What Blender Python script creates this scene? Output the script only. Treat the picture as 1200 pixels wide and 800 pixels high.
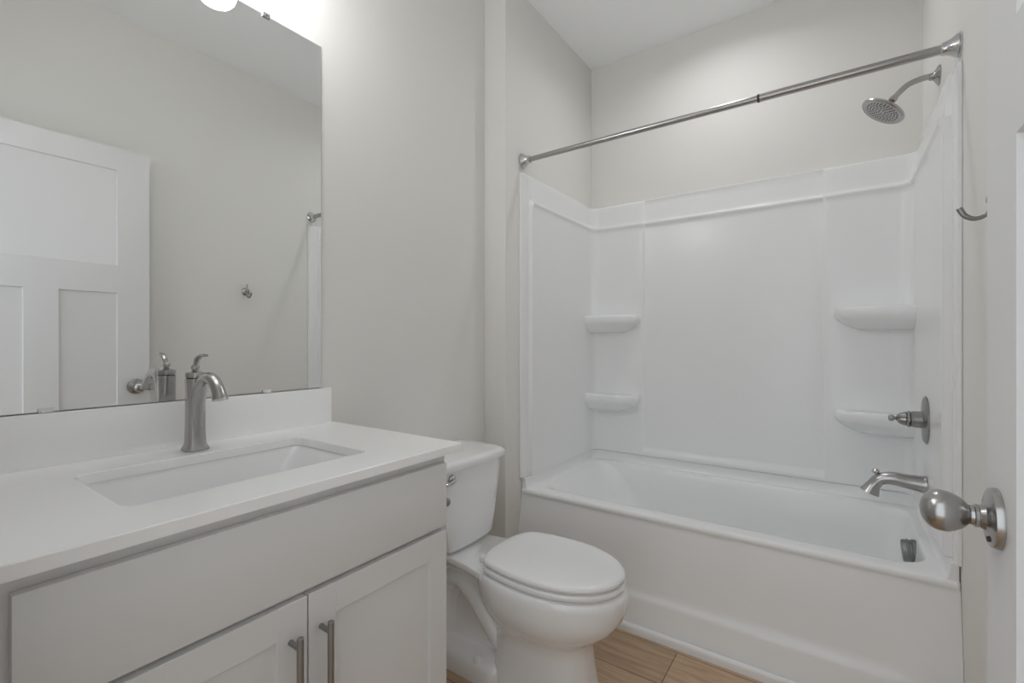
import bpy, bmesh, math
from mathutils import Vector, Matrix

# ------------------------------------------------------------------ clear
for o in list(bpy.data.objects):
    bpy.data.objects.remove(o, do_unlink=True)
SC = bpy.context.scene
COL = SC.collection
PI = math.pi

# ------------------------------------------------------------------ camera, world, light levels, exposure
F_PX = 547.0
cam_data = bpy.data.cameras.new('camera')
cam_data.sensor_fit = 'HORIZONTAL'
cam_data.sensor_width = 36.0
cam_data.lens = 36.0 * F_PX / 1200.0
cam_data.clip_start = 0.02
cam = bpy.data.objects.new('camera', cam_data)
COL.objects.link(cam)
cam.location = (1.3624, -1.7728, 1.1402)
cam.rotation_euler = (PI / 2, 0, math.radians(35.0))
SC.camera = cam

world = bpy.data.worlds.new('world')
SC.world = world
world.use_nodes = True
world.node_tree.nodes['Background'].inputs[0].default_value = (0.89, 0.95, 1.0, 1)
world.node_tree.nodes['Background'].inputs[1].default_value = 1.30

VANITY_GLOW = 22.5      # emission of each frosted shade
DOWNLIGHT_GLOW = 145.0   # emission of the recessed lamp lens above the tub

SC.view_settings.view_transform = 'Standard'
SC.view_settings.look = 'None'
SC.view_settings.gamma = 1.0
SC.view_settings.use_curve_mapping = False
SC.view_settings.exposure = 0.18
SC.cycles.max_bounces = 16
SC.cycles.diffuse_bounces = 12
SC.cycles.glossy_bounces = 8
SC.cycles.caustics_reflective = False
SC.cycles.sample_clamp_indirect = 6.0

# ------------------------------------------------------------------ room dimensions (metres)
XL, XR = 0.1229, 1.652      # alcove side walls (XR is also the right wall of the room)
YB = 0.8433                 # wall behind the tub
YJ = -0.054                 # face of the jog where the alcove starts
YF = -1.71                  # front wall (doorway behind the camera)
H = 2.80
DX0, DX1, DH = 0.765, 1.566, 2.10   # doorway

# ------------------------------------------------------------------ materials
def new_mat(name, color, rough=0.5, metal=0.0, coat=0.0, bump=0.0, bump_scale=60.0, emit=0.0, ecol=None, spec=0.5):
    m = bpy.data.materials.new(name)
    m.use_nodes = True
    nt = m.node_tree
    b = nt.nodes['Principled BSDF']
    b.inputs['Base Color'].default_value = (*color, 1)
    b.inputs['Roughness'].default_value = rough
    b.inputs['Metallic'].default_value = metal
    b.inputs['Coat Weight'].default_value = coat
    b.inputs['Coat Roughness'].default_value = 0.06
    b.inputs['Specular IOR Level'].default_value = spec
    if emit:
        b.inputs['Emission Color'].default_value = (*(ecol or color), 1)
        b.inputs['Emission Strength'].default_value = emit
    if bump:
        tc = nt.nodes.new('ShaderNodeTexCoord')
        n = nt.nodes.new('ShaderNodeTexNoise')
        n.inputs['Scale'].default_value = bump_scale
        n.inputs['Detail'].default_value = 4
        bp = nt.nodes.new('ShaderNodeBump')
        bp.inputs['Strength'].default_value = bump
        bp.inputs['Distance'].default_value = 0.002
        nt.links.new(tc.outputs['Object'], n.inputs['Vector'])
        nt.links.new(n.outputs['Fac'], bp.inputs['Height'])
        nt.links.new(bp.outputs['Normal'], b.inputs['Normal'])
    return m

M = {}
M['wall'] = new_mat('greige_wall_paint', (0.785, 0.778, 0.752), 0.75, bump=0.08, bump_scale=180, spec=0.3)
M['ceiling'] = new_mat('ceiling_paint', (0.925, 0.935, 0.95), 0.9, bump=0.08, bump_scale=150, spec=0.2)
M['trim'] = new_mat('white_trim_paint', (0.83, 0.83, 0.835), 0.4)
M['door'] = new_mat('white_door_paint', (0.765, 0.765, 0.77), 0.42, bump=0.04, bump_scale=90)
M['cabinet'] = new_mat('white_cabinet_paint', (0.72, 0.72, 0.72), 0.4)
M['quartz'] = new_mat('white_quartz', (0.94, 0.94, 0.94), 0.22, bump=0.01, bump_scale=300)
M['porcelain'] = new_mat('white_porcelain', (0.855, 0.86, 0.866), 0.12, coat=0.6)
M['plastic'] = new_mat('white_seat_plastic', (0.86, 0.86, 0.86), 0.16, coat=0.3)
M['acrylic'] = new_mat('white_acrylic', (0.855, 0.86, 0.866), 0.23, spec=0.38)
M['nickel'] = new_mat('brushed_nickel', (0.44, 0.43, 0.42), 0.25, metal=1.0)
M['darknickel'] = new_mat('dark_satin_nickel', (0.34, 0.335, 0.33), 0.32, metal=1.0)
M['drum'] = new_mat('dark_brushed_nickel', (0.27, 0.27, 0.27), 0.42, metal=1.0)
M['chrome'] = new_mat('polished_chrome', (0.62, 0.62, 0.62), 0.07, metal=1.0)
M['mirror'] = new_mat('mirror_silver', (0.90, 0.91, 0.905), 0.0, metal=1.0)
M['clearclip'] = new_mat('clear_plastic_clip', (0.75, 0.75, 0.75), 0.2)
M['black'] = new_mat('dark_rubber', (0.03, 0.03, 0.03), 0.5)
M['gap'] = new_mat('dark_seam', (0.25, 0.25, 0.25), 0.7)
M['shade'] = new_mat('lit_frosted_glass', (0.9, 0.9, 0.88), 0.3, emit=VANITY_GLOW, ecol=(0.985, 0.99, 1.0))
M['lens'] = new_mat('lit_downlight_lens', (0.9, 0.9, 0.9), 0.3, emit=DOWNLIGHT_GLOW, ecol=(0.985, 0.99, 1.0))

def floor_mat():
    m = bpy.data.materials.new('oak_plank_floor')
    m.use_nodes = True
    nt = m.node_tree; L = nt.links
    b = nt.nodes['Principled BSDF']
    tc = nt.nodes.new('ShaderNodeTexCoord')
    mp = nt.nodes.new('ShaderNodeMapping')
    mp.inputs['Location'].default_value = (-0.877 + 1.30 * 3, 0.027 + 0.193 * 20, 0)
    L.new(tc.outputs['Object'], mp.inputs['Vector'])
    br = nt.nodes.new('ShaderNodeTexBrick')
    br.offset = 0.37; br.offset_frequency = 2; br.squash = 1.0
    br.inputs['Scale'].default_value = 1.0
    br.inputs['Brick Width'].default_value = 1.30
    br.inputs['Row Height'].default_value = 0.193
    br.inputs['Mortar Size'].default_value = 0.0016
    br.inputs['Mortar Smooth'].default_value = 0.2
    br.inputs['Color1'].default_value = (0.60, 0.425, 0.28, 1)
    br.inputs['Color2'].default_value = (0.50, 0.355, 0.235, 1)
    br.inputs['Mortar'].default_value = (0.10, 0.06, 0.035, 1)
    L.new(mp.outputs['Vector'], br.inputs['Vector'])
    mp2 = nt.nodes.new('ShaderNodeMapping')
    mp2.inputs['Scale'].default_value = (2.2, 26.0, 1)
    L.new(tc.outputs['Object'], mp2.inputs['Vector'])
    n = nt.nodes.new('ShaderNodeTexNoise')
    n.inputs['Scale'].default_value = 2.2; n.inputs['Detail'].default_value = 9; n.inputs['Roughness'].default_value = 0.65
    n.inputs['Distortion'].default_value = 0.5
    L.new(mp2.outputs['Vector'], n.inputs['Vector'])
    rp = nt.nodes.new('ShaderNodeValToRGB')
    rp.color_ramp.elements[0].position = 0.3; rp.color_ramp.elements[0].color = (0.55, 0.52, 0.5, 1)
    rp.color_ramp.elements[1].position = 0.7; rp.color_ramp.elements[1].color = (1.12, 1.1, 1.08, 1)
    L.new(n.outputs['Fac'], rp.inputs['Fac'])
    mx = nt.nodes.new('ShaderNodeMixRGB'); mx.blend_type = 'MULTIPLY'; mx.inputs['Fac'].default_value = 0.85
    L.new(br.outputs['Color'], mx.inputs['Color1']); L.new(rp.outputs['Color'], mx.inputs['Color2'])
    L.new(mx.outputs['Color'], b.inputs['Base Color'])
    b.inputs['Roughness'].default_value = 0.42
    bp = nt.nodes.new('ShaderNodeBump'); bp.inputs['Strength'].default_value = 0.12; bp.inputs['Distance'].default_value = 0.002
    L.new(n.outputs['Fac'], bp.inputs['Height']); L.new(bp.outputs['Normal'], b.inputs['Normal'])
    return m
M['floor'] = floor_mat()

# ------------------------------------------------------------------ object helpers
ORI = {}
def link(name, bm, mat, origin, parent, sharp):
    bmesh.ops.remove_doubles(bm, verts=bm.verts, dist=1e-6)
    bmesh.ops.recalc_face_normals(bm, faces=bm.faces)
    bmesh.ops.translate(bm, verts=bm.verts, vec=-Vector(origin))
    for f in bm.faces:
        f.smooth = True
    lim = math.radians(sharp)
    for e in bm.edges:
        if len(e.link_faces) == 2:
            e.smooth = e.calc_face_angle(0) < lim
        else:
            e.smooth = False
    me = bpy.data.meshes.new(name)
    bm.to_mesh(me); bm.free()
    me.materials.append(mat)
    o = bpy.data.objects.new(name, me)
    COL.objects.link(o)
    return o

def part(name, bm, mat, parent, sharp=38, label=None):
    o = link(name, bm, mat, ORI[parent.name], parent, sharp)
    o.parent = parent
    ORI[o.name] = ORI[parent.name]
    if label: o['label'] = label
    return o

def tag(o, label, cat, group=None):
    o['label'] = label; o['category'] = cat
    if group: o['group'] = group
    return o

def thing(name, loc, label, cat, group=None):
    o = bpy.data.objects.new(name, None)
    o.empty_display_size = 0.05
    COL.objects.link(o)
    o.location = loc
    ORI[o.name] = Vector(loc)
    return tag(o, label, cat, group)

def single(name, bm, mat, loc, label, cat, sharp=38):
    o = link(name, bm, mat, loc, None, sharp)
    o.location = loc
    ORI[o.name] = Vector(loc)
    return tag(o, label, cat)

def struct(name, bm, mat, sharp=38):
    o = link(name, bm, mat, (0, 0, 0), None, sharp)
    ORI[o.name] = Vector((0, 0, 0))
    o['kind'] = 'structure'
    return o

# ------------------------------------------------------------------ shape helpers
def box(bm, x0, x1, y0, y1, z0, z1, bev=0.0, seg=2):
    t = bmesh.new()
    r = bmesh.ops.create_cube(t, size=1.0)
    for v in t.verts:
        v.co = Vector((x0 + (v.co.x + .5) * (x1 - x0), y0 + (v.co.y + .5) * (y1 - y0), z0 + (v.co.z + .5) * (z1 - z0)))
    if bev:
        bmesh.ops.bevel(t, geom=list(t.edges), offset=bev, segments=seg, profile=0.5, affect='EDGES')
    merge(bm, t)
    return bm

def merge(bm, t):
    bmesh.ops.recalc_face_normals(t, faces=t.faces)
    mp = {v: bm.verts.new(v.co) for v in t.verts}
    for f in t.faces:
        try: bm.faces.new([mp[v] for v in f.verts])
        except ValueError: pass
    t.free()

def loft(bm, rings, cap0=True, cap1=True, closed=True, loop=False):
    t = bmesh.new()
    R = [[t.verts.new(p) for p in r] for r in rings]
    pairs = list(zip(R[:-1], R[1:]))
    if loop: pairs.append((R[-1], R[0]))
    for a, b in pairs:
        n = len(a)
        for i in range(n if closed else n - 1):
            j = (i + 1) % n
            vs = [a[i], a[j], b[j], b[i]]
            try: t.faces.new(vs)
            except ValueError: pass
    if not loop:
        if cap0: t.faces.new(R[0][::-1])
        if cap1: t.faces.new(R[-1])
    bmesh.ops.remove_doubles(t, verts=t.verts, dist=1e-6)
    merge(bm, t)
    return bm

def lathe(bm, origin, axis, prof, n=32, flute=None):
    """prof: (distance along the axis, radius)"""
    a = Vector(axis).normalized()
    u = a.orthogonal().normalized(); w = a.cross(u)
    o = Vector(origin)
    rings = []
    for d, r in prof:
        r = max(r, 1e-5)
        ring = []
        for k in range(n):
            th = 2 * PI * k / n
            rr = r * (1 + flute[1] * math.cos(flute[0] * th)) if flute else r
            ring.append(o + a * d + (u * math.cos(th) + w * math.sin(th)) * rr)
        rings.append(ring)
    return loft(bm, rings)

def smooth_path(pts, sub=6):
    P = [Vector(p) for p in pts]
    out = []
    for i in range(len(P) - 1):
        p0 = P[max(i - 1, 0)]; p1 = P[i]; p2 = P[i + 1]; p3 = P[min(i + 2, len(P) - 1)]
        for s in range(sub):
            t = s / sub
            out.append(0.5 * ((2 * p1) + (p2 - p0) * t + (2 * p0 - 5 * p1 + 4 * p2 - p3) * t * t + (3 * p1 - p0 - 3 * p2 + p3) * t ** 3))
    out.append(P[-1])
    return out

def tube(bm, pts, radii, n=20, sub=6, flat=1.0, up=(0, 1, 0)):
    """radii: one or a list per control point; flat scales the radius along the path's in-plane normal"""
    if not isinstance(radii, (list, tuple)): radii = [radii] * len(pts)
    P = smooth_path(pts, sub)
    Rr = [v.x for v in smooth_path([(r, 0, 0) for r in radii], sub)]
    rings = []
    ref = Vector(up)
    for i, p in enumerate(P):
        d = (P[min(i + 1, len(P) - 1)] - P[max(i - 1, 0)]).normalized()
        s = (ref - d * ref.dot(d))
        if s.length < 1e-4: s = d.orthogonal()
        s.normalize(); w = d.cross(s)
        rings.append([p + s * math.cos(2 * PI * k / n) * Rr[i] + w * math.sin(2 * PI * k / n) * Rr[i] * flat for k in range(n)])
    return loft(bm, rings)

def rrect(x0, x1, y0, y1, r, z, k=6):
    """rounded rectangle ring in xy; r is one radius or (r00, r10, r11, r01) for corners (x0y0, x1y0, x1y1, x0y1)"""
    if not isinstance(r, (list, tuple)): r = (r,) * 4
    out = []
    for (cx, cy, a0, rr) in ((x0 + r[0], y0 + r[0], PI, r[0]), (x1 - r[1], y0 + r[1], 1.5 * PI, r[1]),
                             (x1 - r[2], y1 - r[2], 0, r[2]), (x0 + r[3], y1 - r[3], .5 * PI, r[3])):
        for i in range(k + 1):
            a = a0 + .5 * PI * i / k
            out.append(Vector((cx + rr * math.cos(a), cy + rr * math.sin(a), z)))
    return out

def sstep(a, b, t):
    t = min(1, max(0, (t - a) / (b - a)))
    return t * t * (3 - 2 * t)

# ================================================================== STRUCTURE
bm = bmesh.new(); box(bm, -0.12, XR + 0.12, -3.2, YB + 0.12, -0.06, 0); struct('floor', bm, M['floor'])
bm = bmesh.new()
# ceiling with a round hole for the recessed lamp above the tub
LX, LY, LR = 0.885, 0.37, 0.075
N = 32
hole = [Vector((LX + LR * math.cos(2 * PI * k / N), LY + LR * math.sin(2 * PI * k / N), H)) for k in range(N)]
def on_rect(k):
    a = 2 * PI * k / N
    c, s = math.cos(a), math.sin(a)
    x0, x1, y0, y1 = -0.12, XR + 0.12, YF - 0.11, YB + 0.12
    t = 1e9
    if c > 1e-6: t = min(t, (x1 - LX) / c)
    if c < -1e-6: t = min(t, (x0 - LX) / c)
    if s > 1e-6: t = min(t, (y1 - LY) / s)
    if s < -1e-6: t = min(t, (y0 - LY) / s)
    return Vector((LX + c * t, LY + s * t, H))
outer = [on_rect(k) for k in range(N)]
# snap nearest samples onto the corners
for cx_, cy_ in ((-0.12, YF - .11), (XR + .12, YF - .11), (XR + .12, YB + .12), (-0.12, YB + .12)):
    i = min(range(N), key=lambda q: (outer[q] - Vector((cx_, cy_, H))).length)
    outer[i] = Vector((cx_, cy_, H))
up = Vector((0, 0, 0.1))
loft(bm, [outer, hole, [p + up for p in hole], [p + up for p in outer]], loop=True)
struct('ceiling', bm, M['ceiling'], 20)

bm = bmesh.new(); box(bm, -0.12, 0, YF, YB + .12, 0, H); struct('wall_left', bm, M['wall'])
bm = bmesh.new(); box(bm, 0, XL, YJ, YB, 0, H, 0.004, 2); struct('wall_alcove', bm, M['wall'])
bm = bmesh.new(); box(bm, 0, XR, YB, YB + .12, 0, H); struct('wall_back', bm, M['wall'])
bm = bmesh.new(); box(bm, XR, XR + .12, YF, YB + .12, 0, H); struct('wall_right', bm, M['wall'])
bm = bmesh.new()
box(bm, -0.12, DX0, YF - .11, YF, 0, H); box(bm, DX1, XR + .12, YF - .11, YF, 0, H); box(bm, DX0, DX1, YF - .11, YF, DH, H)
struct('wall_front', bm, M['wall'])
bm = bmesh.new(); box(bm, XR, XR + .12, -3.2, YF - .11, 0, H); struct('wall_light_blocker', bm, M['wall'])  # unseen wall beyond the doorway, added to cut fill light on the vanity front
# door casing, jamb liner
bm = bmesh.new()
box(bm, DX0 - .06, DX0 - .004, YF, YF + .012, 0, DH + .06, .003)
box(bm, DX1 + .004, DX1 + .06, YF, YF + .012, 0, DH + .06, .003)
box(bm, DX0 - .004, DX1 + .004, YF, YF + .012, DH + .004, DH + .06, .003)
struct('trim_1', bm, M['trim'])
# strip along the foot of the tub
bm = bmesh.new()
prof = [(0.0, 0.0), (-0.013, 0.0), (-0.013, 0.022), (-0.010, 0.030), (-0.004, 0.034), (0.0, 0.034)]
loft(bm, [[Vector((x, y + .001, z)) for y, z in prof] for x in (XL + .001, XR - .001)])
struct('trim_2', bm, M['trim'])
# baseboards
bm = bmesh.new(); box(bm, 0, 0.014, -0.89, YJ, 0, 0.10, .003); struct('baseboard_left', bm, M['trim'])
bm = bmesh.new(); box(bm, XR - 0.014, XR, YF, -0.02, 0, 0.10, .003); struct('baseboard_right', bm, M['trim'])

# ------------------------------------------------------------------ open door
def recess(bm, opening, place, lip, depth):
    """sloped panel sticking; opening = (a0,a1,z0,z1), place(a,z,d) -> point"""
    a0, a1, z0, z1 = opening
    def ring(i, d): return [place(a0 + i, z0 + i, d), place(a1 - i, z0 + i, d), place(a1 - i, z1 - i, d), place(a0 + i, z1 - i, d)]
    loft(bm, [ring(0, 0), ring(lip * .25, depth * .75), ring(lip, depth)], cap0=False, cap1=True)

DF = 1.527    # face of the open door
bm = bmesh.new()
DY0, DY1, DZ0, DZ1 = -1.665, -0.885, 0.012, 2.080
th = 0.035
def fr(y0, y1, z0, z1): box(bm, DF, DF + th, y0, y1, z0, z1)
fr(-1.012, DY1, DZ0, DZ1); fr(DY0, -1.538, DZ0, DZ1)
fr(-1.538, -1.012, 1.974, DZ1); fr(-1.538, -1.012, 1.377, 1.511); fr(-1.538, -1.012, DZ0, 0.25)
fr(-1.333, -1.222, 0.25, 1.377)
for side in (0, 1):
    def place(a, z, d): return Vector((DF + d if side == 0 else DF + th - d, a, z))
    for op in ((-1.538, -1.012, 1.511, 1.974), (-1.222, -1.012, .25, 1.377), (-1.538, -1.333, .25, 1.377)):
        recess(bm, op, place, .011, .010)
door = struct('door_1', bm, M['door'], 25)
door['label'] = 'white three panel door standing open against the right wall'
KY, KZ = -0.94, 0.917
bm = bmesh.new()
lathe(bm, (DF, KY, KZ), (-1, 0, 0), [(0, 0), (0, .0375), (.003, .0375), (.008, .036), (.010, .031), (.011, .022), (.013, .017), (.018, .0135), (.019, .0145), (.022, .0145), (.023, .0125), (.026, .012)], 40)
rose = part('door_knob', bm, M['nickel'], door, 30, 'satin nickel egg shaped door knob')
bm = bmesh.new()
eg = []
for i in range(21):
    t = PI * i / 20
    d = .0495 - .0260 * math.cos(t)
    r = .0262 * math.sin(t) * (1.0 - .15 * math.cos(t))
    if i < 5: r = max(r, .0115)
    eg.append((d, r))
lathe(bm, (DF, KY, KZ), (-1, 0, 0), [(.024, .0)] + eg, 40)
part('knob_grip', bm, M['nickel'], rose)
bm = bmesh.new(); lathe(bm, (DF - .0105, KY - .012, KZ - .024), (-1, 0, 0), [(-.004, .0035), (.002, .0035), (.002, .002), (-.002, 0.0018)], 16)
part('lock_pinhole', bm, M['black'], rose)
for hz in (.25, 1.05, 1.85):
    bm = bmesh.new(); lathe(bm, (DF + .002, DY0 - .006, hz - .045), (0, 0, 1), [(0, 0), (0, .006), (.09, .006), (.09, 0)], 14)
    part('hinge', bm, M['nickel'], door)

# ================================================================== BATHTUB
tub = thing('bathtub', ((XL + XR) / 2, 0.42, 0), 'white alcove bathtub with leaning front apron under the shower surround', 'bathtub')
RIM = 0.445
TX0, TX1, TY1 = XL + .001, XR - .001, YB - .004
LIPY = 0.066
# ---- apron
bm = bmesh.new()
xs = [TX0, TX0 + .03, .18, .20, .22, .25, .30] + [.30 + i * .1 for i in range(1, 12)] + [1.45, 1.49, 1.515, 1.54, 1.56, 1.59, TX1 - .03, TX1]
zs = [0.0, .02, .06, .10, .118, .126, .132, .138, .144, .152, .165, .20, .25, .30, .35, .39, .415, .425, .431]
def apron_y(x, z):
    base = .002 + .078 * (z / .43) ** 1.0
    mx = sstep(.18, .27, x) * (1 - sstep(1.46, 1.56, x))
    rec = .011 * sstep(.124, .152, z) * (1 - sstep(.16, .42, z)) * mx
    return base + rec
front = [[Vector((x, apron_y(x, z), z)) for x in xs] for z in zs]
back = [[Vector((x, .12, z)) for x in xs] for z in zs]
rings = []
for f_, b_ in zip(front, back):
    rings.append(f_ + b_[::-1])
loft(bm, rings)
part('apron', bm, M['acrylic'], tub, 45)
# ---- rim deck, upstand and basin
bm = bmesh.new()
K = 10
def tr(x0, x1, y0, y1, r, z): return rrect(x0, x1, y0, y1, r, z, K)
rings = [
    tr(TX0 + .01, TX1 - .01, LIPY + .02, TY1 - .01, .012, RIM - .05),
    tr(TX0 + .002, TX1 - .002, LIPY + .022, TY1, .012, RIM - .028),
    tr(TX0, TX1, LIPY + .004, TY1, .012, RIM - .024),
    tr(TX0, TX1, LIPY, TY1, .012, RIM - .016),
    tr(TX0, TX1, LIPY + .001, TY1, .012, RIM - .008),
    tr(TX0, TX1, LIPY + .006, TY1, .012, RIM - .002),
    tr(TX0 + .004, TX1 - .004, LIPY + .013, TY1 - .004, .012, RIM),
    tr(TX0 + .048, XR - .052, .132, .782, (.07, .10, .10, .06), RIM),
    tr(TX0 + .066, XR - .058, .146, .775, (.08, .10, .10, .07), RIM - .003),
    tr(TX0 + .085, XR - .062, .155, .769, (.09, .10, .10, .08), RIM - .012),
    tr(TX0 + .105, XR - .065, .161, .762, (.10, .10, .10, .09), RIM - .030),
    tr(TX0 + .17, XR - .073, .172, .744, (.13, .10, .10, .13), RIM - .12),
    tr(TX0 + .25, XR - .086, .188, .730, (.14, .10, .10, .14), RIM - .24),
    tr(TX0 + .30, XR - .108, .200, .718, (.14, .10, .10, .14), RIM - .305),
    tr(TX0 + .35, XR - .135, .225, .693, (.13, .09, .09, .13), RIM - .338),
    tr(TX0 + .41, XR - .180, .265, .653, (.11, .08, .08, .11), RIM - .350),
]
loft(bm, rings, cap0=False, cap1=True)
part('basin', bm, M['acrylic'], tub, 50)
# ---- upstand behind the rim on three sides
bm = bmesh.new()
def ustrip(d0, r, z, n=8, y0=LIPY + .01):
    pts = [Vector((XL + d0, y0, z))]
    cx, cy = XL + d0 + r, YB - d0 - r
    for i in range(n + 1):
        a = PI - .5 * PI * i / n
        pts.append(Vector((cx + r * math.cos(a), cy + r * math.sin(a), z)))
    cx = XR - d0 - r
    for i in range(n + 1):
        a = .5 * PI - .5 * PI * i / n
        pts.append(Vector((cx + r * math.cos(a), cy + r * math.sin(a), z)))
    pts.append(Vector((XR - d0, y0, z)))
    return pts
def uwall(bm, prof):
    rows = [ustrip(d, r, z) for d, r, z in prof]
    rows2 = [[Vector(p) for p in row] for row in rows]
    back_ = [ustrip(.004, .03, z) for d, r, z in prof]
    loft(bm, [a + b[::-1] for a, b in zip(rows2, back_)])
uwall(bm, [(.034, .05, RIM - .004), (.029, .05, RIM + .003), (.026, .05, RIM + .010), (.0235, .05, RIM + .024), (.022, .05, .4925), (.019, .05, .4935)])
part('upstand', bm, M['acrylic'], tub, 50)
# overflow drum and drain
bm = bmesh.new()
ox, oy, oz = 1.590, 0.43, 0.386
lathe(bm, (ox, oy, oz), (-1, 0, -.10), [(-.016, 0), (-.016, .038), (.006, .0415), (.010, .0415), (.012, .0385), (.018, .0385), (.020, .0415), (.024, .0415), (.026, .0385), (.036, .0385), (.039, .037), (.041, .032), (.041, 0)], 40)
part('overflow_cover', bm, M['drum'], tub, 30, 'round nickel overflow cover')
bm = bmesh.new(); lathe(bm, (1.36, .44, RIM - .351), (0, 0, 1), [(0, 0), (0, .038), (.003, .037), (.004, .028), (.002, .025), (.002, 0)], 28)
part('drain', bm, M['nickel'], tub, 30, 'nickel drain')

# ================================================================== SHOWER SURROUND
sur = thing('shower_surround', ((XL + XR) / 2, YB - .03, .495), 'glossy white moulded shower wall surround above the bathtub', 'shower surround')
Z0, ZT = 0.4970, 1.943
zprof = [(Z0, .0295), (Z0 + .002, .030), (.51, .030), (.525, .030), (.535, .030), (.55, .030), (.9, .030), (1.3, .030), (1.70, .030), (1.772, .030), (1.786, .031), (1.794, .034), (1.799, .0375), (1.804, .0395), (1.809, .0395), (1.8125, .037), (1.815, .032), (1.8175, .027), (1.822, .0245), (1.83, .0235), (1.86, .021), (1.90, .0185), (1.930, .0170), (1.938, .0155), (1.941, .012), (ZT, .006), (ZT + .0005, .001)]
FY = 0.056    # front edge of the flange
FW = 0.124    # flange / panel border
MX0, MX1 = 0.462, 1.302
FR = .045
RD = .005     # the right panel stands a little further off its wall
def pan_d(z):
    for (za, da), (zb, db) in zip(zprof[:-1], zprof[1:]):
        if z <= zb: return da + (db - da) * (z - za) / (zb - za)
    return zprof[-1][1]
def side_pts(z, sgn, d):
    """flange and side panel, from the front edge back to the fillet"""
    X = (lambda v: XL + v) if sgn > 0 else (lambda v: XR - v)
    fd = .013 if z < ZT - .004 else min(.013, max(.001, (ZT + .0005 - z) * 4))
    d = d + (0 if sgn > 0 else RD)
    pts = [Vector((X(.001), FY, z)), Vector((X(fd - .004 if fd > .006 else fd * .7), FY, z)), Vector((X(fd - .0012 if fd > .006 else fd * .9), FY + .0015, z)), Vector((X(fd), FY + .005, z)), Vector((X(fd), FW - .012, z)), Vector((X(fd), FW - .004, z))]
    ye = YB - d - FR
    for t in (0, .02, .05, .25, .5, .75, .95, 1.0):
        pts.append(Vector((X(d), (FW + .004) + (ye - FW - .004) * t, z)))
    return pts
def s_row(z):
    d = pan_d(z)
    L_ = side_pts(z, 1, d)
    row = L_
    n = 8
    cx, cy = XL + d + FR, YB - d - FR
    for i in range(1, n + 1):
        a = PI - .5 * PI * i / n
        row.append(Vector((cx + FR * math.cos(a), cy + FR * math.sin(a), z)))
    xa, xb = XL + d + FR, XR - d - RD - FR
    mid = sstep(.522, .536, z)
    # recess of the wide middle panel
    rec = .012 * mid * (1 if z < ZT - .01 else max(0, (ZT - z) / .01))
    rec = min(rec, max(0, d - .002))
    bx = [xa + (MX0 - .012 - xa) * t for t in (.3, .6, .9, 1.0)]
    xs_ = []
    for x in bx: xs_.append((x, 0))
    for i in range(1, 7): xs_.append((MX0 - .012 + .014 * i / 6, sstep(0, 1, i / 6)))
    for i in range(1, 12): xs_.append((MX0 + .002 + (MX1 - MX0 - .004) * i / 12, 1))
    for i in range(0, 7): xs_.append((MX1 - .002 + .014 * i / 6, 1 - sstep(0, 1, i / 6)))
    for t in (.1, .4, .7): xs_.append((MX1 + .012 + (xb - MX1 - .012) * t, 0))
    for x, k in xs_: row.append(Vector((x, YB - d + rec * k, z)))
    cx = XR - d - RD - FR
    for i in range(0, n + 1):
        a = .5 * PI - .5 * PI * i / n
        row.append(Vector((cx + FR * math.cos(a), cy + FR * math.sin(a), z)))
    Rr_ = side_pts(z, -1, d)[::-1]
    row += Rr_[1:]
    return row
rows = [s_row(z) for z in [zp[0] for zp in zprof]]
bm = bmesh.new()
NB = len(rows[0])
def back_row(z):
    # outer skin against the walls
    out = []
    for p in s_row(z):
        q = Vector(p)
        out.append(q)
    return out
t = bmesh.new()
VR = [[t.verts.new(p) for p in r] for r in rows]
for a, b in zip(VR[:-1], VR[1:]):
    for i in range(NB - 1):
        t.faces.new([a[i], a[i + 1], b[i + 1], b[i]])
# bottom edge back to the wall
bot = []
for p in rows[0]:
    q = Vector(p)
    x = XL + .001 if q.x < XL + .08 else (XR - .001 if q.x > XR - .08 else q.x)
    y = YB - .001 if q.y > YB - .08 and XL + .04 < q.x < XR - .04 else q.y
    bot.append(t.verts.new((x, y, q.z)))
for i in range(NB - 1):
    try: t.faces.new([VR[0][i + 1], VR[0][i], bot[i], bot[i + 1]])
    except ValueError: pass
merge(bm, t)
part('wall_panel', bm, M['acrylic'], sur, 50)
# corner shelves
def shelf(sgn, ztop, a_x, a_y):
    bm = bmesh.new()
    cx = XL + .028 if sgn > 0 else XR - .033
    cy = YB - .028
    n = 20
    def ring(z, f, e):
        pts = [Vector((cx, cy, z))]
        for i in range(n + 1):
            a = .5 * PI * i / n
            c, s = math.cos(a), math.sin(a)
            ex = 2 / e
            pts.append(Vector((cx + sgn * a_x * (1 - (1 - f) * .62) * c ** ex, cy - a_y * f * max(s, 0) ** ex, z)))
        return pts
    e = 3.4
    loft(bm, [ring(ztop - .100, .42, 2.4), ring(ztop - .088, .62, 2.6), ring(ztop - .074, .77, 2.8), ring(ztop - .060, .88, 3.0), ring(ztop - .050, .945, 3.2), ring(ztop - .043, .975, e), ring(ztop - .034, .993, e), ring(ztop - .022, 1.0, e), ring(ztop - .012, .994, e), ring(ztop - .005, .978, e), ring(ztop - .001, .95, e), ring(ztop, .91, e), ring(ztop - .003, .80, e)])
    return part('corner_shelf', bm, M['acrylic'], sur, 60)
shelf(1, 1.290, .292, .120); shelf(1, .838, .292, .120)
shelf(-1, 1.290, .275, .125); shelf(-1, .838, .275, .125)

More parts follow.
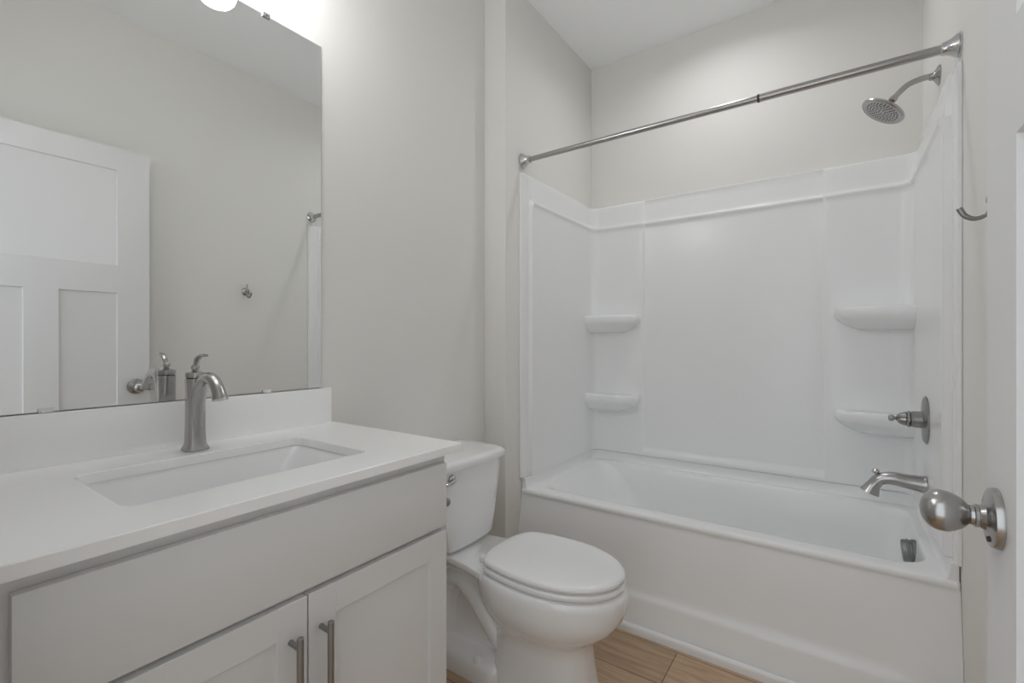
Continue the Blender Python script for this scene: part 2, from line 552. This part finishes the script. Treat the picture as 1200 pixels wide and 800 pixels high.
# ================================================================== SHOWER FITTINGS
PX = XR - .0355      # face of the right panel
sv = thing('shower_valve', (PX, .426, .861), 'nickel shower valve with round plate on the right surround wall', 'shower valve')
bm = bmesh.new(); lathe(bm, (PX, .426, .861), (-1, 0, 0), [(0, 0), (0, .084), (.003, .084), (.007, .078), (.009, .06), (.0095, .0)], 48)
part('escutcheon', bm, M['darknickel'], sv, 30)
bm = bmesh.new(); lathe(bm, (PX, .426, .861), (-1, 0, 0), [(.008, 0), (.008, .036), (.012, .030), (.036, .029), (.038, .027), (.042, .027), (.043, .022), (.046, .022)], 36)
part('valve_sleeve', bm, M['darknickel'], sv, 30)
bm = bmesh.new()
lathe(bm, (PX, .426, .861), (-1, 0, 0), [(.043, 0), (.043, .024), (.047, .0275), (.051, .0265), (.054, .022), (.057, .0235), (.072, .018), (.078, .014), (.083, .006), (.091, .0055)], 48, flute=(10, .07))
lathe(bm, (PX, .426, .861), (-1, 0, 0), [(.089, 0), (.089, .008), (.091, .0115), (.096, .0125), (.102, .0115), (.105, .007), (.1055, 0)], 28)
part('handle', bm, M['darknickel'], sv, 35)

ts = thing('tub_spout', (PX, .426, .632), 'nickel tub spout with diverter knob below the shower valve', 'spout')
bm = bmesh.new()
tube(bm, [(PX - .0006, .426, .632), (PX - .012, .426, .632), (PX - .05, .426, .635), (PX - .095, .426, .639), (PX - .128, .426, .631), (PX - .147, .426, .607), (PX - .160, .426, .578)],
     [.031, .0295, .026, .0235, .0215, .0215, .031], 32, 6)
part('spout_body', bm, M['nickel'], ts, 40)
bm = bmesh.new()
lathe(bm, (PX - .140, .426, .645), (-.15, 0, 1), [(-.02, .0), (-.02, .006), (.006, .0055), (.008, .010), (.013, .0125), (.018, .0115), (.022, .007), (.023, 0)], 24)
part('diverter_knob', bm, M['chrome'], ts, 40)

sh = thing('overhead_shower', (XR, .426, 2.074), 'round nickel shower head on a bent arm above the surround', 'shower head')
bm = bmesh.new(); lathe(bm, (XR, .426, 2.074), (-1, 0, 0), [(0, 0), (0, .034), (.003, .034), (.008, .028), (.014, .017), (.020, .0125), (.028, .012)], 32)
part('wall_flange', bm, M['nickel'], sh, 35)
bm = bmesh.new()
tube(bm, [(XR - .01, .426, 2.076), (XR - .05, .426, 2.075), (XR - .085, .426, 2.066), (XR - .110, .426, 2.045), (XR - .126, .426, 2.028)], .0098, 20, 6)
part('arm', bm, M['nickel'], sh, 40)
hc = Vector((1.4965, .426, 1.992)); hn = Vector((-.60, -.10, -.85)).normalized()
top = Vector((XR - .124, .426, 2.030))
bm = bmesh.new()
lathe(bm, top, (top - hc) * -1, [(-.004, 0), (-.004, .0115), (.002, .013), (.010, .013), (.012, .010), (.016, .012)], 24)
lathe(bm, hc, hn * -1, [(.004, 0), (.004, .030), (.014, .0235), (.022, .015), (.032, .013), (.036, .0)], 28)
part('swivel', bm, M['nickel'], sh, 40)
bm = bmesh.new()
lathe(bm, hc, hn * -1, [(-.006, 0), (-.006, .060), (-.008, .066), (-.008, .070), (-.004, .074), (.000, .0745), (.003, .072), (.006, .060), (.012, .040), (.016, .024), (.018, 0)], 56)
head = part('spray_head', bm, M['nickel'], sh, 35)
bm = bmesh.new()
u = hn.orthogonal().normalized(); w = hn.cross(u)
for rr, n_ in ((.012, 6), (.022, 10), (.032, 16), (.042, 22), (.052, 26)):
    for k in range(n_):
        a = 2 * PI * (k + .5 * (n_ % 4 == 0)) / n_
        p = hc + hn * .0062 + (u * math.cos(a) + w * math.sin(a)) * rr
        lathe(bm, p, hn, [(-.001, 0), (-.001, .0021), (.0015, .0016), (.0018, 0)], 8)
nz = part('spray_nozzles', bm, M['black'], head, 40, 'dark rubber nozzles')

# curtain rod
RY, RZ = .085, 2.002
rod = thing('curtain_rod', ((XL + XR) / 2, RY, RZ), 'nickel shower curtain rod spanning above the bathtub', 'curtain rod')
bm = bmesh.new(); lathe(bm, (XL + .03, RY, RZ), (1, 0, 0), [(0, 0), (0, .0118), (1.132 - XL - .03, .0118), (1.132 - XL - .03, 0)], 28)
part('rod_tube', bm, M['nickel'], rod, 35)
bm = bmesh.new(); lathe(bm, (1.130, RY, RZ), (1, 0, 0), [(0, 0), (0, .0135), (XR - .03 - 1.130, .0135), (XR - .03 - 1.130, 0)], 28)
part('rod_tube', bm, M['nickel'], rod, 35)
bm = bmesh.new(); lathe(bm, (1.126, RY, RZ), (1, 0, 0), [(0, 0), (0, .0142), (.007, .0142), (.007, 0)], 28)
part('rod_joint', bm, M['black'], rod, 35)
for sx, dx in ((XL, 1), (XR, -1)):
    bm = bmesh.new(); lathe(bm, (sx, RY, RZ), (dx, 0, 0), [(0, 0), (0, .035), (.003, .035), (.005, .032), (.007, .033), (.010, .031), (.022, .0225), (.034, .0185), (.040, .018), (.041, .0155), (.044, .0155), (.044, 0)], 36)
    part('end_flange', bm, M['chrome'], rod, 30)

# recessed ceiling lamp above the tub
dl = thing('recessed_downlight', (LX, LY, H), 'round recessed ceiling light above the bathtub', 'ceiling light')
bm = bmesh.new()
lathe(bm, (LX, LY, H), (0, 0, -1), [(-.03, LR - .002), (-.03, LR - .026), (-.026, LR - .026), (-.020, LR - .012), (.002, LR - .008), (.004, LR - .002), (.003, LR + .016), (0, LR + .018), (.0, LR - .001), (-.03, LR - .002)], 40)
part('trim_ring', bm, M['trim'], dl, 35)
bm = bmesh.new(); lathe(bm, (LX, LY, H + .028), (0, 0, -1), [(0, 0), (0, LR - .027), (.003, LR - .029), (.004, 0)], 32)
part('lens', bm, M['lens'], dl, 35)

# ================================================================== ROBE HOOK
hk = thing('robe_hook', (XR, -.355, 1.448), 'nickel double robe hook on the right wall beside the open door', 'hook')
hy, hz = -.355, 1.447
bm = bmesh.new(); lathe(bm, (XR, hy, hz), (-1, 0, 0), [(0, 0), (0, .024), (.003, .024), (.008, .020), (.012, .012), (.020, .0085), (.026, .0085), (.028, .006), (.028, 0)], 30)
part('base_plate', bm, M['nickel'], hk, 35)
bm = bmesh.new()
tube(bm, [(XR - .018, hy, hz), (XR - .021, hy, hz - .020), (XR - .031, hy, hz - .034), (XR - .047, hy, hz - .038), (XR - .062, hy, hz - .029), (XR - .071, hy, hz - .012)], [.005, .0045, .0045, .005, .0055, .006], 18, 6)
part('hook_prong', bm, M['darknickel'], hk, 40)
bm = bmesh.new()
tube(bm, [(XR - .018, hy, hz), (XR - .020, hy, hz + .015), (XR - .022, hy, hz + .034), (XR - .022, hy, hz + .044)], [.005, .0035, .0035, .0045], 18, 5)
part('hook_prong', bm, M['darknickel'], hk, 40)

# ================================================================== VANITY
VY0, VY1 = -1.668, -0.898
VX = .540
CT = .8802
van = thing('vanity_cabinet', (.27, (VY0 + VY1) / 2, 0), 'white shaker vanity cabinet with two doors under the countertop', 'vanity cabinet')
bm = bmesh.new()
box(bm, .002, VX - .02, VY1 - .018, VY1, 0, CT - .021)
box(bm, .002, VX - .02, VY0, VY0 + .018, 0, CT - .021)
box(bm, .002, VX - .02, VY0 + .018, VY1 - .018, .105, .123)
box(bm, .002, .014, VY0 + .018, VY1 - .018, .123, CT - .021)
box(bm, VX - .09, VX - .075, VY0 + .018, VY1 - .018, 0, .105)
part('carcass', bm, M['cabinet'], van)
bm = bmesh.new()
box(bm, VX - .02, VX, VY1 - .040, VY1, .10, CT - .021)
box(bm, VX - .02, VX, VY0, VY0 + .040, .10, CT - .021)
box(bm, VX - .02, VX, VY0 + .040, VY1 - .040, .815, CT - .021)
box(bm, VX - .02, VX, VY0 + .040, VY1 - .040, .655, .695)
box(bm, VX - .02, VX, VY0 + .040, VY1 - .040, .10, .14)
part('face_frame', bm, M['cabinet'], van)
bm = bmesh.new(); box(bm, VX + .001, VX + .019, -1.660, -.910, .6825, .8375, .0015, 2)
part('drawer_front', bm, M['cabinet'], van)
XFD = VX + .019
for (y0, y1, hy_, ) in ((-1.2805, -.910, -1.2565), (-1.660, -1.2835, -1.3165)):
    bm = bmesh.new()
    s = .058
    z0, z1 = .125, .6715
    box(bm, VX + .001, XFD, y0, y0 + s, z0, z1, .0012, 1)
    box(bm, VX + .001, XFD, y1 - s, y1, z0, z1, .0012, 1)
    box(bm, VX + .001, XFD, y0 + s - .0005, y1 - s + .0005, z1 - s, z1, .0008, 1)
    box(bm, VX + .001, XFD, y0 + s - .0005, y1 - s + .0005, z0, z0 + s, .0008, 1)
    box(bm, VX + .002, XFD - .007, y0 + s - .004, y1 - s + .004, z0 + s - .004, z1 - s + .004)
    d = part('door', bm, M['cabinet'], van, 30)
    bm = bmesh.new()
    hx = XFD + .032
    lathe(bm, (hx, hy_, .622), (0, 0, -1), [(0, 0), (0, .0048), (.001, .006), (.195, .006), (.196, .0048), (.196, 0)], 24)
    for pz in (.602, .446):
        lathe(bm, (XFD - .001, hy_, pz), (1, 0, 0), [(0, 0), (0, .0048), (.030, .0048), (.030, 0)], 16)
    part('handle', bm, M['darknickel'], d, 35, 'dark nickel bar handle')

# ---- countertop with backsplash
ct = thing('countertop', (.28, -1.28, CT - .02), 'white quartz countertop with low backsplash on the vanity cabinet', 'countertop')
CX1, CY0, CY1 = .5684, YF + .003, -.8613
SX0, SX1, SY0, SY1 = .150, .450, -1.522, -1.063
bm = bmesh.new()
zt, zb = CT, CT - .0205
b = .0016
loft(bm, [rrect(.002, CX1, CY0, CY1, .002, zb, 5), rrect(.002, CX1, CY0, CY1, .002, zt - b, 5), rrect(.002, CX1 - b, CY0 + b, CY1 - b, .002, zt, 5),
          rrect(SX0 - b, SX1 + b, SY0 - b, SY1 + b, .024, zt, 5), rrect(SX0, SX1, SY0, SY1, .022, zt - b, 5), rrect(SX0, SX1, SY0, SY1, .022, zb, 5)], loop=True)
part('slab', bm, M['quartz'], ct, 35)
bm = bmesh.new(); box(bm, .002, .021, CY0, -.872, CT, .9915, .0012, 2)
part('backsplash', bm, M['quartz'], ct, 35)

# ---- sink
sk = thing('sink', (.30, -1.29, .72), 'white rectangular undermount sink set into the countertop', 'sink')
bm = bmesh.new()
def sr(i, r, z, j=None):
    j = i if j is None else j
    return rrect(SX0 + i, SX1 - i, SY0 + j, SY1 - j, r, z, 6)
zs0 = zb - .0006
loft(bm, [sr(.03, .05, .728, .07), sr(-.004, .04, .80, .0), sr(-.014, .03, zs0 - .012, -.014), sr(-.022, .03, zs0 - .012, -.022), sr(-.022, .03, zs0, -.022), sr(-.004, .026, zs0, -.004),
          sr(-.001, .026, zs0 - .006, .002), sr(.006, .024, .82, .030), sr(.014, .024, .77, .062), sr(.022, .026, .751, .076), sr(.050, .03, .741, .105), sr(.11, .04, .738, .17)])
part('basin', bm, M['porcelain'], sk, 50)
bm = bmesh.new(); lathe(bm, (.295, -1.292, .7375), (0, 0, 1), [(0, 0), (0, .031), (.003, .030), (.004, .022), (.002, .020), (.002, 0)], 28)
part('drain', bm, M['nickel'], sk, 35, 'nickel drain')

# ---- faucet
FX, FYc = .094, -1.290
fa = thing('faucet', (FX, FYc, CT), 'brushed nickel single lever faucet behind the sink', 'faucet')
bm = bmesh.new()
def fsec(h, z, e=3.2, n=36):
    out = []
    for k in range(n):
        a = 2 * PI * k / n
        c, s = math.cos(a), math.sin(a)
        out.append(Vector((FX + h * math.copysign(abs(c) ** (2 / e), c), FYc + h * math.copysign(abs(s) ** (2 / e), s), z)))
    return out
loft(bm, [fsec(.0262, CT + .0005), fsec(.0266, CT + .004), fsec(.0255, CT + .007), fsec(.0225, CT + .011), fsec(.0205, CT + .020), fsec(.0192, CT + .05), fsec(.0188, CT + .10), fsec(.0195, CT + .15, 2.6), fsec(.0203, 1.0515, 2.3)])
part('body', bm, M['nickel'], fa, 35)
bm = bmesh.new(); lathe(bm, (FX, FYc, 1.051), (0, 0, 1), [(0, 0), (0, .0182), (.003, .0182), (.003, 0)], 32)
part('groove_ring', bm, M['black'], fa, 35)
bm = bmesh.new()
tube(bm, [(FX + .010, FYc, .915), (FX + .013, FYc, .980), (FX + .027, FYc, 1.026), (FX + .055, FYc, 1.052), (FX + .088, FYc, 1.054), (FX + .114, FYc, 1.038), (FX + .127, FYc, 1.019), (FX + .1305, FYc, 1.009)],
     [.012, .0145, .0145, .014, .0135, .0135, .0145, .0168], 28, 6)
part('spout', bm, M['nickel'], fa, 40)
bm = bmesh.new()
lathe(bm, (FX, FYc, 1.054), (0, 0, 1), [(0, 0), (0, .0203), (.009, .0205), (.012, .0190), (.014, .010), (.017, .0065), (.018, .0065), (.021, .0085), (.025, .0088), (.029, .0075), (.031, .005), (.032, 0)], 32)
part('cap', bm, M['nickel'], fa, 35)
bm = bmesh.new()
tube(bm, [(FX, FYc, 1.076), (FX + .004, FYc, 1.088), (FX + .015, FYc, 1.100), (FX + .034, FYc, 1.107), (FX + .054, FYc, 1.1075)], [.0045, .006, .0075, .0075, .0070], 20, 6, flat=.5)
part('lever', bm, M['nickel'], fa, 40)

# ---- wall mirror
MY0, MY1, MZ0, MZ1 = -1.690, -.8997, .9935, 2.082
mi = thing('wall_mirror', (.002, (MY0 + MY1) / 2, MZ0), 'large frameless wall mirror above the countertop', 'mirror')
bm = bmesh.new(); box(bm, .0012, .0062, MY0, MY1, MZ0, MZ1, .0006, 1)
part('mirror_glass', bm, M['mirror'], mi, 30)
for cy_, top_, mt in ((-1.076, 1, 'chrome'), (-1.53, 1, 'chrome'), (-1.074, 0, 'clearclip'), (-1.533, 0, 'clearclip')):
    bm = bmesh.new()
    if top_:
        box(bm, .0005, .0100, cy_ - .011, cy_ + .011, MZ1 + .0003, MZ1 + .006, .001, 2)
        box(bm, .0064, .0100, cy_ - .011, cy_ + .011, MZ1 - .008, MZ1 + .002, .001, 2)
        lathe(bm, (.0098, cy_, MZ1 - .0), (1, 0, 0), [(0, 0), (0, .004), (.0015, .0035), (.002, 0)], 14)
    else:
        box(bm, .0064, .0100, cy_ - .012, cy_ + .012, MZ0 - .0012, MZ0 + .008, .0012, 2)
        box(bm, .0064, .0130, cy_ - .009, cy_ + .009, MZ0 - .0012, MZ0 + .003, .0008, 2)
    part('mirror_clip', bm, M[mt], mi, 35, 'small chrome clip' if top_ else 'small clear plastic clip')

# ---- vanity light above the mirror
vl = thing('vanity_light', (.0, -1.285, 2.28), 'nickel vanity light with two glowing frosted shades above the mirror', 'wall light')
bm = bmesh.new(); box(bm, .001, .022, -1.345, -1.225, 2.22, 2.34, .005, 3)
box(bm, .022, .040, -1.300, -1.270, 2.265, 2.295, .004, 2)
box(bm, .034, .052, -1.480, -1.090, 2.270, 2.290, .004, 2)
part('backplate', bm, M['nickel'], vl, 35)
SHX = .212
for sy in (-1.122, -1.448):
    bm = bmesh.new()
    tube(bm, [(.045, sy, 2.28), (.11, sy, 2.328), (.185, sy, 2.336), (SHX, sy, 2.320), (SHX, sy, 2.30)], .007, 16, 6)
    lathe(bm, (SHX, sy, 2.316), (0, 0, -1), [(0, 0), (0, .018), (.004, .024), (.022, .026), (.022, 0)], 24)
    arm = part('arm', bm, M['nickel'], vl, 40)
    bm = bmesh.new()
    lathe(bm, (SHX, sy, 2.168), (0, 0, 1), [(0, 0), (.001, .014), (.005, .028), (.013, .041), (.026, .051), (.045, .0565), (.065, .057), (.090, .052), (.112, .042), (.128, .032), (.137, .026), (.137, 0)], 36)
    part('shade', bm, M['shade'], arm, 50, 'glowing frosted glass shade')

# ---- toilet paper holder on the side of the vanity
tp = thing('toilet_paper_holder', (.40, VY1, .70), 'nickel toilet paper holder on the vanity side facing the toilet', 'paper holder')
bm = bmesh.new(); lathe(bm, (.487, VY1, .703), (0, 1, 0), [(0, 0), (0, .022), (.003, .022), (.008, .016), (.014, .009), (.050, .008), (.058, .010), (.064, .012), (.070, .010), (.073, 0)], 28)
part('mounting_post', bm, M['darknickel'], tp, 35)
bm = bmesh.new(); tube(bm, [(.487, VY1 + .058, .703), (.43, VY1 + .058, .703), (.355, VY1 + .058, .703), (.34, VY1 + .058, .709)], .0065, 16, 4)
part('roll_arm', bm, M['darknickel'], tp, 35)

# ================================================================== TOILET
TC = -.458
to = thing('toilet', (.40, TC, 0), 'white two piece toilet with closed lid between vanity and bathtub', 'toilet')
def egg(xb, xf, w, z, xm=None, eb=2.4, ef=2.0, n=48):
    xm = xb + (xf - xb) * .48 if xm is None else xm
    out = []
    for k in range(n):
        a = 2 * PI * k / n
        c, s = math.cos(a), math.sin(a)
        if c >= 0: x = xm + (xf - xm) * c ** (2 / ef); y = w * math.copysign(abs(s) ** (2 / ef), s)
        else: x = xm - (xm - xb) * (-c) ** (2 / eb); y = w * math.copysign(abs(s) ** (2 / eb), s)
        out.append(Vector((x, TC + y, z)))
    return out
bm = bmesh.new()
# pedestal and bowl
loft(bm, [egg(.40, .757, .108, 0, eb=4, ef=3.2), egg(.40, .757, .108, .012, eb=4, ef=3.2), egg(.405, .752, .105, .02, eb=4, ef=3.1), egg(.415, .742, .100, .10, eb=4, ef=2.9), egg(.415, .732, .100, .17, eb=3.5, ef=2.8),
          egg(.41, .731, .104, .207, eb=3, ef=2.6), egg(.40, .746, .117, .226, eb=2.8, ef=2.4), egg(.38, .783, .142, .252, eb=2.6, ef=2.25), egg(.358, .818, .160, .282, ef=2.15), egg(.345, .838, .169, .314, ef=2.1), egg(.338, .847, .172, .340),
          egg(.334, .850, .1735, .366), egg(.334, .849, .172, .383), egg(.340, .842, .167, .3915), egg(.36, .82, .148, .3935)])
# rear foot
def foot(z, x0, x1, w, r): return rrect(x0, x1, TC - w, TC + w, r, z, 8)
loft(bm, [foot(0, .10, .46, .112, .05), foot(.012, .10, .46, .113, .05), foot(.045, .105, .46, .110, .05), foot(.060, .11, .46, .104, .048), foot(.068, .12, .46, .092, .046), foot(.072, .14, .46, .072, .04), foot(.080, .16, .46, .055, .04)])
# deck under the tank
def deck(z, x0, x1, w0, w1):
    pts = []
    n = 10
    for i in range(n + 1):
        t = i / n; pts.append(Vector((x0 + (x1 - x0) * t, TC - (w0 + (w1 - w0) * t ** 2.2), z)))
    for i in range(n + 1):
        t = 1 - i / n; pts.append(Vector((x0 + (x1 - x0) * t, TC + (w0 + (w1 - w0) * t ** 2.2), z)))
    return pts
loft(bm, [deck(.352, .07, .42, .070, .118), deck(.362, .055, .42, .090, .138), deck(.376, .047, .42, .100, .150), deck(.388, .045, .42, .101, .151), deck(.394, .05, .42, .097, .147)])
# rear trapway wall
loft(bm, [rrect(.16, .42, TC - .030, TC + .030, .02, .05, 6), rrect(.15, .42, TC - .028, TC + .028, .02, .22, 6), rrect(.10, .42, TC - .045, TC + .045, .02, .31, 6), rrect(.07, .42, TC - .080, TC + .080, .03, .345, 6)])
bowl = part('bowl', bm, M['porcelain'], to, 55)
bm = bmesh.new()
tube(bm, [(.52, TC, .075), (.44, TC, .125), (.37, TC, .195), (.31, TC, .262), (.25, TC, .290), (.195, TC, .265), (.170, TC, .19), (.170, TC, .06)], [.072, .078, .080, .080, .078, .078, .08, .084], 32, 6, flat=.58)
part('trapway', bm, M['porcelain'], to, 55)
for s in (-1, 1):
    bm = bmesh.new(); lathe(bm, (.362, TC + s * .088, .060), (0, 0, 1), [(0, 0), (0, .0165), (.008, .016), (.014, .013), (.018, .008), (.019, 0)], 24)
    part('bolt_cap', bm, M['plastic'], to, 40)
# tank
def tankring(z, x0, x1, w, bow, n=14, r=.035):
    """bowed front (+x), flat back"""
    pts = []
    y0, y1 = TC - w, TC + w
    for i in range(n + 1):
        t = -1 + 2 * i / n
        y = TC + w * t
        edge = 1 - abs(t)
        x = x1 + bow * (1 - t * t) - r * max(0, 1 - edge / .16) ** 2
        pts.append(Vector((x, y, z)))
    for q in ((x0 + .02, y1, 0), (x0, y1 - .02, 0), (x0, TC, 0), (x0, y0 + .02, 0), (x0 + .02, y0, 0)):
        pts.append(Vector((q[0], q[1], z)))
    return pts
bm = bmesh.new()
loft(bm, [tankring(.398, .05, .240, .110, .012), tankring(.403, .035, .254, .128, .012), tankring(.416, .03, .260, .140, .012), tankring(.50, .025, .262, .160, .012), tankring(.60, .02, .262, .183, .012), tankring(.698, .018, .262, .200, .012)])
tank = part('tank', bm, M['porcelain'], to, 50)
bm = bmesh.new()
loft(bm, [tankring(.690, .014, .268, .206, .014), tankring(.693, .012, .274, .211, .014), tankring(.706, .011, .276, .214, .014), tankring(.715, .012, .274, .213, .014), tankring(.721, .017, .268, .207, .014), tankring(.7245, .030, .250, .190, .012), tankring(.7265, .06, .20, .14, .01)])
part('tank_lid', bm, M['porcelain'], to, 50)
bm = bmesh.new()
ly_, lz_ = TC - .115, .664
lx_ = .270
lathe(bm, (lx_ - .006, ly_, lz_), (1, 0, 0), [(0, 0), (0, .017), (.008, .0165), (.012, .013), (.014, .007), (.022, .006), (.024, 0)], 28)
tube(bm, [(lx_ + .014, ly_, lz_), (lx_ + .016, ly_ - .025, lz_ - .004), (lx_ + .012, ly_ - .055, lz_ - .010)], [.006, .0055, .007], 16, 5)
part('flush_lever', bm, M['chrome'], tank, 40, 'chrome flush lever')
# seat and lid
def seatring(z, f, xb=.388, n=48):
    xm, w = .60, .168
    out = []
    for p in egg(.30, .842, w, z, xm=xm, eb=2.2, ef=2.05, n=n):
        x = xm + (p.x - xm) * 1.0; y = p.y - TC
        x = max(x, xb)
        if p.x < xb + .03: x = max(x, xb + .03 * (abs(y) / .13) ** 3)
        cx0 = .61
        out.append(Vector((cx0 + (x - cx0) * f, TC + y * f, z)))
    return out
bm = bmesh.new()
loft(bm, [seatring(.3930, .80), seatring(.3985, .93), seatring(.3990, .975), seatring(.4015, .991), seatring(.4070, 1.0), seatring(.4125, .998), seatring(.4160, .988), seatring(.4170, .968), seatring(.4170, .80)])
part('seat', bm, M['plastic'], to, 50)
bm = bmesh.new()
loft(bm, [seatring(.4170, .80), seatring(.4170, .905), seatring(.4228, .910), seatring(.4232, .972), seatring(.4255, .986), seatring(.4310, .992), seatring(.4370, .982), seatring(.4408, .956), seatring(.4428, .91), seatring(.4440, .80), seatring(.4455, .5), seatring(.446, .2)])
part('seat_lid', bm, M['plastic'], to, 50)
for s in (-1, 1):
    bm = bmesh.new(); box(bm, .364, .396, TC + s * .072 - .013, TC + s * .072 + .013, .394, .416, .005, 3)
    part('hinge', bm, M['plastic'], to, 40)
